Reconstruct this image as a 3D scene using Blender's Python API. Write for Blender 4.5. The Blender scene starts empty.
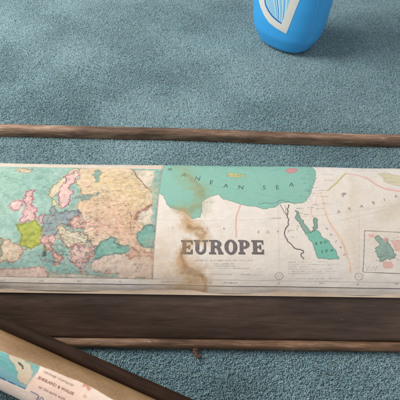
import bpy, bmesh, math, random
import numpy as np
from mathutils import Vector, Matrix
from mathutils.bvhtree import BVHTree

random.seed(7); rng = np.random.default_rng(7)
R = math.radians
sc = bpy.context.scene

# ---------------------------------------------------------------- camera, light
CAM = np.array([0.0, -0.334, 0.398]); PITCH = R(50.0)
cd = bpy.data.cameras.new('camera'); cam = bpy.data.objects.new('camera', cd)
sc.collection.objects.link(cam); sc.camera = cam
cam.location = CAM; cam.rotation_euler = (R(90) - PITCH, 0, 0)
cd.sensor_width = 36; cd.lens = 36; cd.clip_start = 0.01; cd.clip_end = 50

w = bpy.data.worlds.new('World'); sc.world = w; w.use_nodes = True
w.node_tree.nodes['Background'].inputs[0].default_value = (0.95, 0.96, 1.0, 1)
w.node_tree.nodes['Background'].inputs[1].default_value = 0.56

def area(name, loc, target, size, power, col):
    l = bpy.data.lights.new(name, 'AREA'); l.shape = 'RECTANGLE'; l.size, l.size_y = size
    l.energy = power; l.color = col
    o = bpy.data.objects.new(name, l); sc.collection.objects.link(o); o.location = loc
    o.rotation_euler = (Vector(target) - Vector(loc)).to_track_quat('-Z', 'Y').to_euler()
area('window_light', (-0.92, 0.26, 0.84), (-0.05, 0.10, 0), (0.6, 0.75), 16.8, (1.0, 0.96, 0.91))
sc.view_settings.view_transform = 'Standard'; sc.view_settings.look = 'None'
sc.view_settings.exposure = 0.05; sc.view_settings.gamma = 1.0

# ---------------------------------------------------------------- helpers
def tag(o, label=None, cat=None, group=None, kind=None):
    if label: o['label'] = label
    if cat: o['category'] = cat
    if group: o['group'] = group
    if kind: o['kind'] = kind
    return o
def empty(name, loc, rz=0):
    o = bpy.data.objects.new(name, None); sc.collection.objects.link(o)
    o.location = loc; o.rotation_euler = (0, 0, rz); o.empty_display_size = 0.02
    return o
def link(name, me, mat, parent=None):
    o = bpy.data.objects.new(name, me); sc.collection.objects.link(o)
    if mat: me.materials.append(mat)
    if parent: o.parent = parent
    return o
def mesh_np(name, V, F, col=None, smooth=True):
    """V (n,3), F (m,4) or (m,3)"""
    me = bpy.data.meshes.new(name); V = np.asarray(V, np.float32); F = np.asarray(F, np.int32)
    k = F.shape[1]
    me.vertices.add(len(V)); me.vertices.foreach_set('co', V.ravel())
    me.loops.add(F.size); me.loops.foreach_set('vertex_index', F.ravel())
    me.polygons.add(len(F)); me.polygons.foreach_set('loop_start', np.arange(0, F.size, k, dtype=np.int32))
    me.polygons.foreach_set('loop_total', np.full(len(F), k, np.int32))
    me.polygons.foreach_set('use_smooth', np.full(len(F), smooth))
    me.update(calc_edges=True)
    if col is not None:
        a = me.color_attributes.new('print', 'FLOAT_COLOR', 'POINT')
        c = np.ones((len(V), 4), np.float32); c[:, :3] = col
        a.data.foreach_set('color', c.ravel())
    return me
def lin(c):
    c = np.asarray(c, np.float32) / 255.0
    return np.where(c <= 0.04045, c / 12.92, ((c + 0.055) / 1.055) ** 2.4)
def noise2(h, w_, cell, octaves=4, seed=0, ax=1.0, ay=1.0):
    """smooth value noise, 0..1"""
    r = np.random.default_rng(seed); out = np.zeros((h, w_), np.float32); amp = 1; tot = 0
    for o in range(octaves):
        cy, cx = max(cell * ay / 2 ** o, 1), max(cell * ax / 2 ** o, 1)
        gh, gw = int(h / cy) + 3, int(w_ / cx) + 3
        g = r.random((gh, gw)).astype(np.float32)
        y = np.arange(h) / cy; x = np.arange(w_) / cx
        yi = y.astype(int); xi = x.astype(int); fy = y - yi; fx = x - xi
        fy = (fy * fy * (3 - 2 * fy))[:, None]; fx = (fx * fx * (3 - 2 * fx))[None]
        a = g[np.ix_(yi, xi)]; b = g[np.ix_(yi, xi + 1)]; c = g[np.ix_(yi + 1, xi)]; d = g[np.ix_(yi + 1, xi + 1)]
        out += amp * ((a * (1 - fx) + b * fx) * (1 - fy) + (c * (1 - fx) + d * fx) * fy)
        tot += amp; amp *= 0.5
    return out / tot

# ---- materials
def nt(name):
    m = bpy.data.materials.new(name); m.use_nodes = True
    t = m.node_tree; return m, t, t.nodes['Principled BSDF']
def nd(t, typ, **kw):
    n = t.nodes.new(typ)
    for k, v in kw.items():
        if k in n.inputs: n.inputs[k].default_value = v
        else: setattr(n, k, v)
    return n
def ramp(t, fac, stops):
    n = t.nodes.new('ShaderNodeValToRGB'); e = n.color_ramp.elements
    while len(e) < len(stops): e.new(0.5)
    for el, (p, c) in zip(e, stops):
        el.position = p; el.color = (*c, 1) if len(c) == 3 else c
    t.links.new(fac, n.inputs[0]); return n.outputs[0]
def bump(t, b, h, strength, dist):
    n = nd(t, 'ShaderNodeBump'); n.inputs['Strength'].default_value = strength; n.inputs['Distance'].default_value = dist
    t.links.new(h, n.inputs['Height']); t.links.new(n.outputs[0], b.inputs['Normal'])
def coord(t, scale, rot=(0, 0, 0)):
    c = nd(t, 'ShaderNodeTexCoord'); m = nd(t, 'ShaderNodeMapping'); m.inputs['Scale'].default_value = scale
    m.inputs['Rotation'].default_value = rot
    t.links.new(c.outputs['Object'], m.inputs[0]); return m.outputs[0]
def noise(t, vec, scale, detail=5, rough=0.6):
    n = nd(t, 'ShaderNodeTexNoise'); n.inputs['Scale'].default_value = scale
    n.inputs['Detail'].default_value = detail; n.inputs['Roughness'].default_value = rough
    t.links.new(vec, n.inputs['Vector']); return n.outputs['Fac']
def mixc(t, fac, a, b, mode='MIX'):
    n = nd(t, 'ShaderNodeMix', data_type='RGBA', blend_type=mode)
    if isinstance(fac, float): n.inputs[0].default_value = fac
    else: t.links.new(fac, n.inputs[0])
    for s, v in ((6, a), (7, b)):
        if isinstance(v, tuple): n.inputs[s].default_value = (*v, 1)
        else: t.links.new(v, n.inputs[s])
    return n.outputs[2]

def wood(name, dark, mid, light, rough=0.45, wear=None, wear_lo=0.66, streak=1.0, blotch=(0.5, 1.5), spec=0.3):
    m, t, b = nt(name)
    g = noise(t, coord(t, (16, 150, 150)), 1.0, 9, 0.7)
    g2 = noise(t, coord(t, (40, 700, 700)), 1.0, 5, 0.7)
    big = noise(t, coord(t, (9, 30, 30)), 1.0, 5, 0.6)
    col = ramp(t, g, [(0.30, dark), (0.52, mid), (0.74, light)])
    fine = ramp(t, g2, [(0.35, (1 - .45 * streak,) * 3), (0.65, (1.15,) * 3)])
    col = mixc(t, 1.0, col, fine, 'MULTIPLY')
    bl = ramp(t, big, [(0.32, (blotch[0],) * 3), (0.70, (blotch[1],) * 3)])
    col = mixc(t, 1.0, col, bl, 'MULTIPLY')
    if wear:
        wn = noise(t, coord(t, (45, 190, 190)), 1.0, 6, 0.7)
        wf = ramp(t, wn, [(wear_lo, (0, 0, 0)), (wear_lo + 0.05, (1, 1, 1))])
        col = mixc(t, wf, col, wear)
    t.links.new(col, b.inputs['Base Color'])
    rr = ramp(t, g, [(0.3, (rough + .12,) * 3), (0.7, (rough - .06,) * 3)])
    t.links.new(rr, b.inputs['Roughness'])
    bump(t, b, g2, 0.35, 0.0006)
    b.inputs['Specular IOR Level'].default_value = spec
    return m
M_board = wood('dark_varnished_wood', (0.046, 0.027, 0.018), (0.074, 0.046, 0.033), (0.108, 0.070, 0.052), 0.40,
               wear=(0.22, 0.18, 0.155), wear_lo=0.68, streak=0.35, blotch=(0.62, 1.5))
M_rail = wood('worn_brown_wood', (0.070, 0.034, 0.018), (0.19, 0.104, 0.058), (0.44, 0.28, 0.17), 0.5,
              wear=(0.55, 0.48, 0.40), wear_lo=0.66, blotch=(0.45, 1.5))
M_baton = wood('weathered_batten_wood', (0.085, 0.046, 0.029), (0.25, 0.150, 0.098), (0.50, 0.35, 0.25), 0.5,
               wear=(0.50, 0.42, 0.34), wear_lo=0.66, blotch=(0.45, 1.5))
M_dark = wood('dark_brown_edge_wood', (0.017, 0.008, 0.004), (0.029, 0.014, 0.008), (0.052, 0.027, 0.016), 0.62, streak=0.6, spec=0.12, blotch=(0.7, 1.3))
m, t, b = nt('rusty_iron'); M_rust = m
t.links.new(ramp(t, noise(t, coord(t, (1, 1, 1)), 500, 5), [(0.35, (0.05, 0.022, 0.012)), (0.65, (0.17, 0.07, 0.035))]), b.inputs['Base Color'])
b.inputs['Roughness'].default_value = 0.8

def print_mat(name, rough=0.55, spec=0.35, bs=0.25, dirt=0.12):
    m, t, b = nt(name)
    a = nd(t, 'ShaderNodeAttribute', attribute_name='print')
    n = noise(t, coord(t, (1, 1, 1)), 420, 6, 0.7)
    d = ramp(t, n, [(0.3, (1 - dirt,) * 3), (0.7, (1.0,) * 3)])
    t.links.new(mixc(t, 1.0, a.outputs['Color'], d, 'MULTIPLY'), b.inputs['Base Color'])
    b.inputs['Roughness'].default_value = rough; b.inputs['Specular IOR Level'].default_value = spec
    big = noise(t, coord(t, (1, 2.2, 2.2)), 28, 4, 0.5)
    fine = noise(t, coord(t, (1, 1, 1)), 1800, 2, 0.5)
    ad = nd(t, 'ShaderNodeMath', operation='MULTIPLY_ADD'); t.links.new(fine, ad.inputs[0]); ad.inputs[1].default_value = 0.035
    t.links.new(big, ad.inputs[2]); bump(t, b, ad.outputs[0], bs, 0.004)
    return m
M_map = print_mat('printed_map_paper', bs=0.35)

# ---------------------------------------------------------------- digitiser: photo point -> ray
sp, cp = math.sin(PITCH), math.cos(PITCH)
def ray(px, py):
    a, bb = (px - 200) / 400, (200 - py) / 400
    return np.array([a, cp + bb * sp, -sp + bb * cp])

class Sheet:
    """a printed sheet bent along a profile (v,z) and extruded along its own u axis"""
    def __init__(s, origin, ang, prof, u0, u1, k, n=1):
        P = np.array(prof, float)
        # Catmull-Rom resample
        Q = np.vstack([2 * P[0] - P[1], P, 2 * P[-1] - P[-2]]); out = []
        for i in range(1, len(Q) - 2):
            for tt in np.linspace(0, 1, 24, endpoint=False):
                a, b_, c, d = Q[i - 1:i + 3]
                out.append(0.5 * (2 * b_ + (c - a) * tt + (2 * a - 5 * b_ + 4 * c - d) * tt ** 2 + (-a + 3 * b_ - 3 * c + d) * tt ** 3))
        out.append(P[-1]); s.P = np.array(out)
        s.S = np.concatenate([[0], np.cumsum(np.linalg.norm(np.diff(s.P, axis=0), axis=1))])
        s.L = s.S[-1]; s.o = np.array(origin, float); s.ang = ang; s.u0, s.u1, s.k = u0, u1, k
        s.W, s.H = int((u1 - u0) * k), int(s.L * k)
        s.C = np.zeros((s.H, s.W, 3), np.float32)
        ca, sa = math.cos(ang), math.sin(ang)
        s.R = np.array([[ca, sa, 0], [-sa, ca, 0], [0, 0, 1]])   # world -> local
        s.o3 = np.array([origin[0], origin[1], 0.0])
    def us(s, px, py):
        d = s.R @ ray(px, py); c = s.R @ (CAM - s.o3)
        A = s.P[:-1]; B = s.P[1:]; E = B - A
        # c.yz + t d.yz = A + q E
        det = d[1] * (-E[:, 1]) + E[:, 0] * d[2]
        rx = A[:, 0] - c[1]; ry = A[:, 1] - c[2]
        with np.errstate(all='ignore'):
            tt = (rx * (-E[:, 1]) + E[:, 0] * ry) / det
            q = (d[1] * ry - d[2] * rx) / det
        ok = (q >= -1e-6) & (q <= 1 + 1e-6) & (tt > 0)
        if ok.any():
            i = np.where(ok)[0][np.argmin(tt[ok])]
            sv = s.S[i] + q[i] * (s.S[i + 1] - s.S[i]); t_ = tt[i]
        else:   # outside the silhouette: nearest point, extrapolated gently
            tm = (s.P[:, 0] - c[1]) * d[1] + (s.P[:, 1] - c[2]) * d[2]; tm /= d[1] ** 2 + d[2] ** 2
            dist = np.hypot(c[1] + tm * d[1] - s.P[:, 0], c[2] + tm * d[2] - s.P[:, 1])
            i = int(np.argmin(dist)); sv = s.S[i]; t_ = tm[i]
            sv += dist[i] * (4 if i > len(s.P) * .3 else -1)
        return c[0] + t_ * d[0], sv
    def mpp(s, px, py):
        a, _ = s.us(px - 2, py); b_, _ = s.us(px + 2, py); return abs(b_ - a) / 4 / math.cos(s.ang)
    def cv(s, pts):
        r = np.array([s.us(*p) for p in pts]); return np.stack([(r[:, 0] - s.u0) * s.k, r[:, 1] * s.k], 1)
    # ---- raster
    def mask(s, Q):
        x0, y0 = np.floor(Q.min(0)).astype(int) - 1; x1, y1 = np.ceil(Q.max(0)).astype(int) + 2
        x0, y0 = max(x0, 0), max(y0, 0); x1, y1 = min(x1, s.W), min(y1, s.H)
        if x1 <= x0 or y1 <= y0: return None
        ys = np.arange(y0, y1) + .5; xs = np.arange(x0, x1) + .5
        m = np.zeros((len(ys), len(xs)), bool)
        X0, Y0 = Q[:, 0], Q[:, 1]; X1, Y1 = np.roll(X0, -1), np.roll(Y0, -1)
        for j, y in enumerate(ys):
            c = (Y0 <= y) != (Y1 <= y)
            if c.any():
                xc = np.sort(X0[c] + (y - Y0[c]) / (Y1[c] - Y0[c]) * (X1[c] - X0[c]))
                m[j] = (np.searchsorted(xc, xs) % 2) == 1
        return m, x0, y0, x1, y1
    clip = None
    def blend(s, m, x0, y0, x1, y1, col, a=1.0):
        if s.clip:
            c = s.clip; nx0, ny0, nx1, ny1 = max(x0, c[0]), max(y0, c[1]), min(x1, c[2]), min(y1, c[3])
            if nx1 <= nx0 or ny1 <= ny0: return
            m = m[ny0 - y0:ny1 - y0, nx0 - x0:nx1 - x0]; x0, y0, x1, y1 = nx0, ny0, nx1, ny1
        reg = s.C[y0:y1, x0:x1]; mm = (m * a)[..., None]
        reg[:] = reg * (1 - mm) + np.array(col, np.float32) * mm
    def jag(s, Q, amp, it=3, closed=True):
        for _ in range(it):
            N = np.roll(Q, -1, 0) if closed else Q[1:]
            A = Q if closed else Q[:-1]
            mid = (A + N) / 2; L = np.linalg.norm(N - A, axis=1)[:, None]
            mid = mid + rng.normal(0, 1, mid.shape) * np.minimum(L, 34) * amp
            out = np.empty((len(A) * 2, 2)); out[0::2] = A; out[1::2] = mid
            Q = out if closed else np.vstack([out, Q[-1:]])
        return Q
    def poly(s, pts, col, jag=0.10, edge=None, ew=1.2, ea=0.7, a=1.0, it=3):
        Q = s.cv(pts)
        if jag: Q = s.jag(Q, jag, it)
        r = s.mask(Q)
        if r: s.blend(*r, col, a)
        if edge is not None: s.lineQ(np.vstack([Q, Q[:1]]), edge, ew, ea)
        return Q
    def lineQ(s, Q, col, wd=1.2, a=0.8):
        pad = wd / 2 + 1.5
        x0, y0 = np.floor(Q.min(0) - pad).astype(int); x1, y1 = np.ceil(Q.max(0) + pad).astype(int)
        x0, y0 = max(x0, 0), max(y0, 0); x1, y1 = min(x1, s.W), min(y1, s.H)
        if x1 <= x0 or y1 <= y0: return
        D = np.zeros((y1 - y0, x1 - x0), np.float32)
        for A, B in zip(Q[:-1], Q[1:]):
            ax0 = int(max(min(A[0], B[0]) - pad, x0)); ax1 = int(min(max(A[0], B[0]) + pad + 1, x1))
            ay0 = int(max(min(A[1], B[1]) - pad, y0)); ay1 = int(min(max(A[1], B[1]) + pad + 1, y1))
            if ax1 <= ax0 or ay1 <= ay0: continue
            X, Y = np.meshgrid(np.arange(ax0, ax1) + .5, np.arange(ay0, ay1) + .5)
            d = B - A; L2 = d @ d + 1e-9
            tt = np.clip(((X - A[0]) * d[0] + (Y - A[1]) * d[1]) / L2, 0, 1)
            dd = np.hypot(X - A[0] - tt * d[0], Y - A[1] - tt * d[1])
            v = np.clip(wd / 2 + .5 - dd, 0, 1)
            sl = D[ay0 - y0:ay1 - y0, ax0 - x0:ax1 - x0]; np.maximum(sl, v, out=sl)
        s.blend(D, x0, y0, x1, y1, col, a)
    def line(s, pts, col, wd=1.2, a=0.8, jag=0.0, it=3):
        Q = s.cv(pts)
        # straight lines on the paper: subdivide in canvas space
        if jag: Q = s.jag(Q, jag, it, closed=False)
        s.lineQ(Q, col, wd, a)
    def soft(s, pts, wpx, col, a, seed=1, rough=0.6):
        """soft irregular stain band along a polyline, width in canvas px"""
        Q = s.jag(s.cv(pts), 0.10, 2, closed=False); pad = wpx * 2.2
        x0, y0 = np.maximum(np.floor(Q.min(0) - pad).astype(int), 0); x1, y1 = np.ceil(Q.max(0) + pad).astype(int)
        x1, y1 = min(x1, s.W), min(y1, s.H)
        if x1 <= x0 or y1 <= y0: return
        X, Y = np.meshgrid(np.arange(x0, x1), np.arange(y0, y1)); D = np.full(X.shape, 1e9, np.float32)
        for A, B in zip(Q[:-1], Q[1:]):
            d = B - A; L2 = d @ d + 1e-9
            tt = np.clip(((X - A[0]) * d[0] + (Y - A[1]) * d[1]) / L2, 0, 1)
            D = np.minimum(D, np.hypot(X - A[0] - tt * d[0], Y - A[1] - tt * d[1]))
        n = noise2(*X.shape, 30, 5, seed)
        v = np.clip(1 - D / (wpx * (0.25 + 1.5 * n)), 0, 1) ** 0.7
        s.blend(v * (1 - rough + rough * noise2(*X.shape, 14, 4, seed + 5)), x0, y0, x1, y1, col, a)
    def tiny(s, px, py, L, h=1.6, col=(60, 50, 50), a=0.55, rot=0.0):
        """a run of illegible small engraved lettering, L and h in photo px"""
        Q = s.cv([(px, py), (px + L * math.cos(rot), py + L * math.sin(rot))]); d = Q[1] - Q[0]; Ln = np.linalg.norm(d)
        if Ln < 1: return
        d /= Ln; nrm = np.array([-d[1], d[0]]); hh = h * s.k / 1000 / 2 * 0.95; x = 0
        while x < Ln:
            wv = random.uniform(.3, .8) * hh
            if random.random() < .84:
                c = Q[0] + d * x
                k = random.random()
                if k < .55: s.lineQ(np.array([c - nrm * hh, c + nrm * hh]), col, 1.1, a)
                elif k < .8: s.lineQ(np.array([c - nrm * hh, c + nrm * hh + d * wv, c + d * wv]), col, 1.0, a)
                else: s.lineQ(np.array([c - nrm * hh * .9, c + d * wv - nrm * hh * .9]), col, 1.0, a)
            x += wv + 1.3
    def text(s, txt, px, py, hpx, col=(50, 45, 45), a=0.85, rot=None, sx=1.0, wt=0.0, slant=0.0, spacing=1.0):
        """real lettering, centred at photo point, cap height hpx in photo px"""
        u, sv = s.us(px, py); u2, s2 = s.us(px, py - hpx)
        mpp = s.mpp(px, py); hm = min(abs(s2 - sv), hpx * mpp * 1.9)
        V, T = text_tris(txt, spacing)
        c = V.mean(0) * 0; lo, hi = V.min(0), V.max(0); V = V - (lo + hi) / 2
        V = V / 0.73; V[:, 0] *= hpx * mpp * sx; V[:, 1] *= hm; V[:, 0] += V[:, 1] * slant
        r = rot or 0.0; cr, sr = math.cos(r), math.sin(r)
        V = V @ np.array([[cr, sr], [-sr, cr]])
        Q = np.stack([(u + V[:, 0] - s.u0) * s.k, (sv + V[:, 1]) * s.k], 1)
        x0, y0 = np.maximum(np.floor(Q.min(0) - 2).astype(int), 0); x1, y1 = np.ceil(Q.max(0) + 2).astype(int)
        x1, y1 = min(x1, s.W), min(y1, s.H)
        if x1 <= x0 or y1 <= y0: return
        m = np.zeros((y1 - y0, x1 - x0), np.float32); X, Y = np.meshgrid(np.arange(x0, x1) + .5, np.arange(y0, y1) + .5)
        for tr in T:
            A, B, C = Q[tr]
            e = lambda P, W_: ((W_[0] - P[0]) * (Y - P[1]) - (W_[1] - P[1]) * (X - P[0])) / (math.hypot(*(W_ - P)) + 1e-9)
            a1, a2, a3 = e(A, B), e(B, C), e(C, A)
            if wt and min(np.linalg.norm(A - B), np.linalg.norm(B - C), np.linalg.norm(C - A)) < .2: continue
            bb = (X >= min(A[0], B[0], C[0]) - 1) & (X <= max(A[0], B[0], C[0]) + 1) & (Y >= min(A[1], B[1], C[1]) - 1) & (Y <= max(A[1], B[1], C[1]) + 1)
            m = np.maximum(m, bb & ((a1 >= -wt) & (a2 >= -wt) & (a3 >= -wt) | (a1 <= wt) & (a2 <= wt) & (a3 <= wt)))
        s.blend(m, x0, y0, x1, y1, col, a)
    def build(s, name, mat, step, parent, disp=None, tilt=0.0, off=0.0):
        nu = int((s.u1 - s.u0) / step); ns = int(s.L / step)
        U = np.linspace(s.u0, s.u1, nu); T = np.linspace(0, s.L, ns)
        y = np.interp(T, s.S, s.P[:, 0]); z = np.interp(T, s.S, s.P[:, 1])
        ty = np.gradient(y); tz = np.gradient(z); ln = np.hypot(ty, tz); ny, nz = -tz / ln, ty / ln
        D = np.zeros((ns, nu)) + off
        if disp is not None: D = D + disp(ns, nu, U, T)
        V = np.empty((ns, nu, 3)); V[..., 0] = U[None]; V[..., 1] = y[:, None] + ny[:, None] * D; V[..., 2] = z[:, None] + nz[:, None] * D
        V[..., 2] -= U[None] * tilt * (V[..., 2] / 0.06)
        # sample the canvas (2x2 box)
        Cb = s.C.copy(); Cb[:-1] = (Cb[:-1] + Cb[1:]) / 2; Cb[:, :-1] = (Cb[:, :-1] + Cb[:, 1:]) / 2
        ci = np.clip((U - s.u0) * s.k - .5, 0, s.W - 1).astype(int); ri = np.clip(T * s.k - .5, 0, s.H - 1).astype(int)
        col = lin(Cb[np.ix_(ri, ci)]).reshape(-1, 3)
        i = (np.arange(ns - 1)[:, None] * nu + np.arange(nu - 1)[None]).ravel()
        F = np.stack([i, i + 1, i + nu + 1, i + nu], 1)
        return link(name, mesh_np(name, V.reshape(-1, 3), F, col), mat, parent)

_tc = {}
def text_tris(txt, spacing=1.0):
    key = (txt, spacing)
    if key not in _tc:
        c = bpy.data.curves.new('lettering', 'FONT'); c.body = txt; c.size = 1; c.space_character = spacing; c.resolution_u = 3
        o = bpy.data.objects.new('lettering', c); sc.collection.objects.link(o)
        dg = bpy.context.evaluated_depsgraph_get(); me = o.evaluated_get(dg).to_mesh(); me.calc_loop_triangles()
        V = np.array([v.co[:2] for v in me.vertices]); T = [list(t_.vertices) for t_ in me.loop_triangles]
        o.evaluated_get(dg).to_mesh_clear(); bpy.data.objects.remove(o); bpy.data.curves.remove(c)
        _tc[key] = (V, T)
    V, T = _tc[key]; return V.copy(), T

# ================================================================ SETTING: carpet
def carpet():
    m, t, b = nt('carpet_pile')
    a = nd(t, 'ShaderNodeAttribute', attribute_name='print')
    t.links.new(a.outputs['Color'], b.inputs['Base Color']); b.inputs['Roughness'].default_value = 0.9
    b.inputs['Specular IOR Level'].default_value = 0.15
    b.inputs['Sheen Weight'].default_value = 0.25; b.inputs['Sheen Roughness'].default_value = 0.5
    x0, x1, y0, y1 = -0.64, 0.64, -0.36, 0.76; pitch = 0.0020
    nx, ny = int((x1 - x0) / pitch), int((y1 - y0) / pitch)
    gx, gy = np.meshgrid(np.linspace(x0, x1, nx), np.linspace(y0, y1, ny))
    lean_n = noise2(ny, nx, 70, 3, 11) - .5; lean_m = noise2(ny, nx, 45, 3, 12) - .5
    patch = noise2(ny, nx, 60, 4, 13)
    px = gx.ravel() + rng.normal(0, pitch * .33, gx.size); py = gy.ravel() + rng.normal(0, pitch * .33, gx.size)
    keep = np.abs(px) < 0.34 + (py + .3) * .30
    px, py = px[keep], py[keep]; lean_n, lean_m, patch = lean_n.ravel()[keep], lean_m.ravel()[keep], patch.ravel()[keep]
    N = len(px)
    tone = rng.normal(0, .13, N) + (patch.ravel() - .5) * .22 - .28 * np.exp(-((px - .03) / .028) ** 2 - ((py + .232) / .016) ** 2) - .2 * np.exp(-((px + .30) / .05) ** 2 - ((py - .09) / .02) ** 2)  # first dark patch paints the shadow beside the catch into the pile colour
    base = lin((136, 170, 179)); alt = lin((152, 175, 175))
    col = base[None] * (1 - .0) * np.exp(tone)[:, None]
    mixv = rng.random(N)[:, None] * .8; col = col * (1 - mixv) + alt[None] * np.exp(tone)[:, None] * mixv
    H = 0.0042 + rng.normal(0, .00045, N)
    K = 6                                                 # yarn plies per tuft, each a bent 3-sided spike
    VV = []; FF = []; CC = []; cnt = 0
    for k in range(K):
        an = rng.random(N) * 2 * math.pi; rr = pitch * (.10 + .45 * rng.random(N))
        bx, by = px + np.cos(an) * rr * .4, py + np.sin(an) * rr * .4
        lx = np.cos(an) * .0011 + lean_n.ravel() * .0045 + rng.normal(0, .0005, N)
        ly = np.sin(an) * .0011 + lean_m.ravel() * .0045 + rng.normal(0, .0005, N)
        h = H * rng.uniform(.75, 1.05, N); r0 = 0.00055; r1 = 0.00052
        a0 = rng.random(N) * 2 * math.pi
        P = np.empty((N, 7, 3))
        for j in range(3):
            aa = a0 + j * 2.0944
            P[:, j, 0] = bx + np.cos(aa) * r0; P[:, j, 1] = by + np.sin(aa) * r0; P[:, j, 2] = 0
            P[:, 3 + j, 0] = bx + lx * .7 + np.cos(aa) * r1; P[:, 3 + j, 1] = by + ly * .7 + np.sin(aa) * r1; P[:, 3 + j, 2] = h * .8
        P[:, 6, 0] = bx + lx; P[:, 6, 1] = by + ly; P[:, 6, 2] = h * .93
        idx = np.arange(N)[:, None] * 7 + cnt
        f = []
        for j in range(3):
            q = (j + 1) % 3
            f += [np.hstack([idx + j, idx + q, idx + 3 + q]), np.hstack([idx + j, idx + 3 + q, idx + 3 + j]), np.hstack([idx + 3 + j, idx + 3 + q, idx + 6])]
        VV.append(P.reshape(-1, 3)); FF.append(np.vstack(f)); cnt += N * 7
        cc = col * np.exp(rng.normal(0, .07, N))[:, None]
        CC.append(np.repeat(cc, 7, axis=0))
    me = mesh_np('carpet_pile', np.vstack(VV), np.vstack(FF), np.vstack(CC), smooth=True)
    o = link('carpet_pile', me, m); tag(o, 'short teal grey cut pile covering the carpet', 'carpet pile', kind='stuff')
    # backing sheet reaching well past the frame
    m2, t2, b2 = nt('carpet_backing')
    t2.links.new(ramp(t2, noise(t2, coord(t2, (1, 1, 1)), 380, 4, 0.8), [(0.3, tuple(lin((86, 112, 117)))), (0.7, tuple(lin((132, 164, 171))))]), b2.inputs['Base Color'])
    b2.inputs['Roughness'].default_value = 1.0
    bump(t2, b2, noise(t2, coord(t2, (1, 1, 1)), 420, 3, 0.7), 1.0, 0.004)
    n = 2
    me = mesh_np('carpet', [(-2.5, -2, 0.0019), (2.5, -2, 0.0019), (2.5, 3, 0.0019), (-2.5, 3, 0.0019)], [(0, 1, 2, 3)])
    tag(link('carpet', me, m2), kind='structure')
carpet()

# ---------------------------------------------------------------- extruded timber with uneven, worn surfaces
def timber(name, prof, u0, u1, mat, parent, nu=260, rough=0.0004, seed=3, closed=True, uv_amp=0.0):
    """prof: list of (v,z) going round; extruded along u with slight unevenness"""
    P = np.array(prof, float); r = np.random.default_rng(seed)
    # resample ring densely
    ring = np.vstack([P, P[:1]]) if closed else P; d = np.linalg.norm(np.diff(ring, axis=0), axis=1); Sx = np.concatenate([[0], np.cumsum(d)])
    npt = max(24, int(Sx[-1] / 0.0016)); T = np.linspace(0, Sx[-1], npt, endpoint=not closed)
    y = np.interp(T, Sx, ring[:, 0]); z = np.interp(T, Sx, ring[:, 1])
    if closed:   # soften the arrises
        for _ in range(2):
            y = (np.roll(y, 1) + 2 * y + np.roll(y, -1)) / 4; z = (np.roll(z, 1) + 2 * z + np.roll(z, -1)) / 4
    cy, cz = y.mean(), z.mean()
    U = np.linspace(u0, u1, nu)
    n = noise2(nu, npt, 26, 4, seed) - .5; wob = (noise2(nu, 1, 90, 3, seed + 1)[:, 0] - .5) * uv_amp
    V = np.empty((nu, npt, 3)); dy, dz = y - cy, z - cz; L = np.hypot(dy, dz) + 1e-6
    V[..., 0] = U[:, None]; V[..., 1] = y + dy / L * n * rough * 2 + wob[:, None]; V[..., 2] = z + dz / L * n * rough * 2
    F = []
    i = np.arange(nu - 1)[:, None] * npt; jn = npt if closed else npt - 1
    j = np.arange(jn)[None]; q = (j + 1) % npt
    F = np.stack([(i + j).ravel(), (i + npt + j).ravel(), (i + npt + q).ravel(), (i + q).ravel()], 1)
    me = mesh_np(name, V.reshape(-1, 3), F)
    bm = bmesh.new(); bm.from_mesh(me)
    if closed:
        bm.verts.ensure_lookup_table()
        for e in (0, nu - 1):
            f = bm.faces.new([bm.verts[e * npt + k] for k in range(npt)]); f.smooth = False
    bmesh.ops.recalc_face_normals(bm, faces=bm.faces); bm.to_mesh(me); bm.free()
    return link(name, me, mat, parent)

# ================================================================ batten on the carpet behind the map
bt = empty('wooden_batten', (0, 0.111, 0), R(-2.2))
tag(bt, 'long weathered brown wooden batten lying on the carpet behind the map of Europe', 'batten')
timber('batten_bar', [(-0.0025, 0.0025), (0.0088, 0.0025), (0.0112, 0.0050), (0.0112, 0.0160), (0.0080, 0.0188), (0.0010, 0.0190), (-0.0028, 0.0160), (-0.0034, 0.0060)],
       -0.44, 0.44, M_baton, bt, nu=420, rough=0.0007, seed=5, uv_amp=0.004)

# ================================================================ the long map case (front) 
CA = R(-0.85)
cs = empty('map_case', (0, 0, 0), CA)
tag(cs, 'long dark brown wooden map case lying under the map of Europe', 'map case')
timber('front_board', [(-0.1862, 0.0045), (-0.1862, 0.0095), (-0.1800, 0.0150), (-0.1710, 0.0225), (-0.1610, 0.0300), (-0.1520, 0.0352), (-0.1475, 0.0358),
                       (-0.1450, 0.0335), (-0.1520, 0.0285), (-0.1640, 0.0195), (-0.1760, 0.0095), (-0.1810, 0.0045)], -0.42, 0.42, M_board, cs, nu=300, rough=0.0005, seed=9)
timber('front_rail', [(-0.1950, 0.0030), (-0.1958, 0.0095), (-0.1938, 0.0122), (-0.1875, 0.0128), (-0.1862, 0.0060), (-0.1864, 0.0030)], -0.42, 0.42, M_rail, cs, nu=420, rough=0.0004, seed=12, uv_amp=0.0012)
timber('bottom_board', [(-0.1780, 0.0022), (-0.1780, 0.0052), (-0.0150, 0.0052), (-0.0150, 0.0022)], -0.42, 0.42, M_board, cs, nu=60, rough=0.0001, seed=13)
for e in (-1, 1):
    timber('end_block', [(-0.180, 0.006), (-0.146, 0.032), (-0.120, 0.052), (-0.040, 0.052), (-0.016, 0.040), (-0.016, 0.006)], e * .405 - .006, e * .405 + .006, M_board, cs, nu=6, rough=0, seed=14)
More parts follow.
